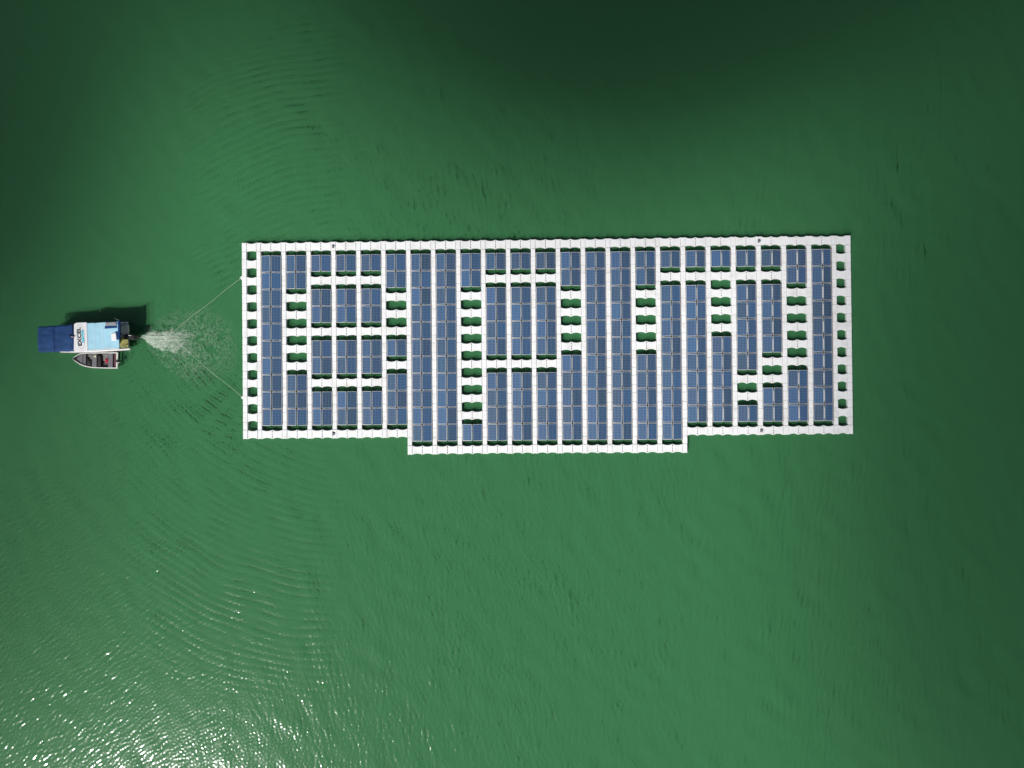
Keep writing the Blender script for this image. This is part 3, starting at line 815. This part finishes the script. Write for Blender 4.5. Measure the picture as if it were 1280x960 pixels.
Hf += wave_field(nx, ny, DX, 8, 0.62, 0.4, 0.0, 3.0, 1.0) * 0.07 * ch
edge = sm(HX - np.abs(X), 0, 6) * sm(HY - np.abs(Y), 0, 6)
Hf *= edge
S = 2500.0
def ripple_mesh():
    me = bpy.data.meshes.new('rippled_water')
    co_ = np.empty((nx * ny + 4, 3), dtype=np.float32)
    co_[:nx * ny, 0] = X.ravel(); co_[:nx * ny, 1] = Y.ravel(); co_[:nx * ny, 2] = Hf.ravel()
    co_[nx * ny:] = [(-S, -S, 0), (S, -S, 0), (S, S, 0), (-S, S, 0)]
    idx = np.arange(nx * ny).reshape(ny, nx)
    q = np.stack([idx[:-1, :-1], idx[:-1, 1:], idx[1:, 1:], idx[1:, :-1]], -1).reshape(-1, 4)
    o = nx * ny
    c00, c10, c11, c01 = int(idx[0, 0]), int(idx[0, -1]), int(idx[-1, -1]), int(idx[-1, 0])
    outer = [[o, o + 1, c10, c00], [o + 1, o + 2, c11, c10], [o + 2, o + 3, c01, c11], [o + 3, o, c00, c01]]
    loops = np.concatenate([q, np.array(outer)]).astype(np.int32)
    me.vertices.add(len(co_)); me.vertices.foreach_set('co', co_.ravel())
    me.loops.add(loops.size); me.loops.foreach_set('vertex_index', loops.ravel())
    me.polygons.add(len(loops)); me.polygons.foreach_set('loop_start', np.arange(0, loops.size, 4, dtype=np.int32))
    me.polygons.foreach_set('loop_total', np.full(len(loops), 4, dtype=np.int32))
    me.polygons.foreach_set('use_smooth', np.ones(len(loops), dtype=bool))
    me.update(calc_edges=True); return me
RM = ripple_mesh()

def surface_material():
    m = bpy.data.materials.new('clear skin of the lake'); m.use_nodes = True; nt = m.node_tree; nt.nodes.clear()
    out = N(nt, 'ShaderNodeOutputMaterial')
    gl = N(nt, 'ShaderNodeBsdfGlossy'); gl.inputs['Roughness'].default_value = 0.14
    tr = N(nt, 'ShaderNodeBsdfTransparent')
    fr = N(nt, 'ShaderNodeFresnel'); fr.inputs['IOR'].default_value = 1.333
    mx = N(nt, 'ShaderNodeMixShader')
    L(nt, fr.outputs[0], mx.inputs[0]); L(nt, tr.outputs[0], mx.inputs[1]); L(nt, gl.outputs[0], mx.inputs[2])
    L(nt, mx.outputs[0], out.inputs['Surface']); return m
def silt_material(name, alpha, rich):
    m = bpy.data.materials.new(name); m.use_nodes = True; nt = m.node_tree; nt.nodes.clear()
    out = N(nt, 'ShaderNodeOutputMaterial'); df = N(nt, 'ShaderNodeBsdfDiffuse')
    if rich:
        g = N(nt, 'ShaderNodeNewGeometry'); v = g.outputs['Position']
        # silt and algae make the lake itself paler or deeper green in slow drifts
        drift = noise(nt, mapping(nt, v, loc=(3.1, 7.7, 0), scale=(1, 1.3, 1)), 0.02, 4, 0.55, 0.6)
        streakd = noise(nt, mapping(nt, v, rot=(0, 0, R(20)), scale=(1, 0.25, 1)), 0.12, 4, 0.6, 0.5)
        drift = math_n(nt, 'ADD', math_n(nt, 'MULTIPLY', drift, 0.8), math_n(nt, 'MULTIPLY', streakd, 0.2))
        col = ramp(nt, drift, [(0.3, (0.054, 0.218, 0.084)), (0.7, (0.078, 0.276, 0.116))])
        L(nt, col, df.inputs['Color'])
    else:
        df.inputs['Color'].default_value = (0.066, 0.255, 0.104, 1)
    if alpha < 1:
        tr = N(nt, 'ShaderNodeBsdfTransparent'); mx = N(nt, 'ShaderNodeMixShader'); mx.inputs[0].default_value = alpha
        L(nt, tr.outputs[0], mx.inputs[1]); L(nt, df.outputs[0], mx.inputs[2]); L(nt, mx.outputs[0], out.inputs['Surface'])
    else: L(nt, df.outputs[0], out.inputs['Surface'])
    return m
def water_obj(name, me, z, mat, relief=1.0):
    o = bpy.data.objects.new(name, me); C.objects.link(o); o.location.z = z
    if not me.materials: me.materials.append(mat)
    o.material_slots[0].link = 'OBJECT'; o.material_slots[0].material = mat
    o.scale.z = relief; tag(o, kind='structure'); return o
water_obj('water', RM, 0.0, surface_material())
# the water lets light in: it scatters back from silt a little and a lot deeper down
water_obj('silty_water', RM, -0.14, silt_material('silty water near the surface', 0.36, False), 1.1)
water_obj('silty_water', RM, -0.44, silt_material('silty water deeper down', 0.48, False), 0.8)
bm = bmesh.new()
vs = [bm.verts.new((x, y, 0)) for x, y in ((-S, -S), (S, -S), (S, S), (-S, S))]; bm.faces.new(vs)
lb = mesh_obj('lake_bed', bm, silt_material('dense silt below', 1.0, True)); lb.location.z = -0.95; tag(lb, kind='structure')

# ------------------------------------------------------------------ sun, sky, added shade clouds, camera
ELEV = R(46.8)
SD = Vector((-0.60, -0.80, 0)).normalized()          # horizontal direction towards the sun
to_sun = Vector((SD.x * math.cos(ELEV), SD.y * math.cos(ELEV), math.sin(ELEV)))
sun = bpy.data.lights.new('sun', 'SUN'); sun.energy = 4.3; sun.angle = R(0.53); sun.color = (1.0, 0.98, 0.95)
so = bpy.data.objects.new('sun', sun); C.objects.link(so)
so.rotation_euler = to_sun.to_track_quat('Z', 'Y').to_euler()
so.location = to_sun * 200

CLOUD_H = 1500.0
def shade_cloud(px, py, rx, ry, dens, seed):
    """unseen cumulus added so its shadow falls on the water round photo pixel (px, py)"""
    c = P(px, py) + to_sun * (CLOUD_H / to_sun.z)
    rnd = random.Random(seed)
    bm = bmesh.new(); bmesh.ops.create_icosphere(bm, subdivisions=4, radius=1.0)
    dirs = [(Vector((rnd.gauss(0, 1), rnd.gauss(0, 1), rnd.gauss(0, 1))).normalized(), rnd.uniform(0.10, 0.42)) for _ in range(22)]
    for v in bm.verts:
        n = v.co.normalized(); k = 1.0
        for d, a in dirs: k += a * max(0, n.dot(d) - 0.72) * 1.9
        v.co = Vector((n.x * k * rx / PPM, n.y * k * ry / PPM, n.z * k * 16.0))
    m = bpy.data.materials.new('cloud vapour'); m.use_nodes = True; nt = m.node_tree; nt.nodes.clear()
    out = nt.nodes.new('ShaderNodeOutputMaterial'); pv = nt.nodes.new('ShaderNodeVolumePrincipled')
    pv.inputs['Color'].default_value = (0.98, 0.98, 0.98, 1); pv.inputs['Density'].default_value = dens
    nt.links.new(pv.outputs[0], out.inputs['Volume'])
    o = mesh_obj('shade_cloud', bm, m, None, True); o.location = c; tag(o, kind='structure'); return o
shade_cloud(-130, -40, 360, 330, 0.045, 1)
shade_cloud(830, -110, 400, 270, 0.050, 2)
shade_cloud(1540, 330, 430, 800, 0.030, 3)  # out of view, added to darken the water beyond the right end

shade_cloud(-170, 500, 250, 420, 0.013, 4)  # thin one out of view, added to dim the left edge

w = bpy.data.worlds.new('World'); scn.world = w; w.use_nodes = True
nt = w.node_tree; bg = nt.nodes['Background']; sky = nt.nodes.new('ShaderNodeTexSky')
sky.sky_type = 'NISHITA'; sky.sun_disc = False; sky.sun_elevation = ELEV
sky.sun_rotation = math.atan2(SD.x, SD.y)
sky.air_density = 0.8; sky.dust_density = 3.0; sky.ozone_density = 0.5
nt.links.new(sky.outputs[0], bg.inputs['Color']); bg.inputs['Strength'].default_value = 0.06

cam = bpy.data.cameras.new('camera'); cam.lens = 24.0; cam.sensor_width = 36.0; cam.clip_start = 0.5; cam.clip_end = 6000
co = bpy.data.objects.new('camera', cam); C.objects.link(co)
co.location = (0, 0, CAM_H); co.rotation_euler = (0, 0, 0)
scn.camera = co

vs_ = scn.view_settings
vs_.view_transform = 'Standard'; vs_.look = 'None'; vs_.exposure = 0.05; vs_.gamma = 1.0; vs_.use_curve_mapping = False
cy = scn.cycles
cy.max_bounces = 6; cy.diffuse_bounces = 3; cy.glossy_bounces = 3; cy.transparent_max_bounces = 12; cy.volume_bounces = 1
cy.use_denoising = True
bpy.context.view_layer.update()
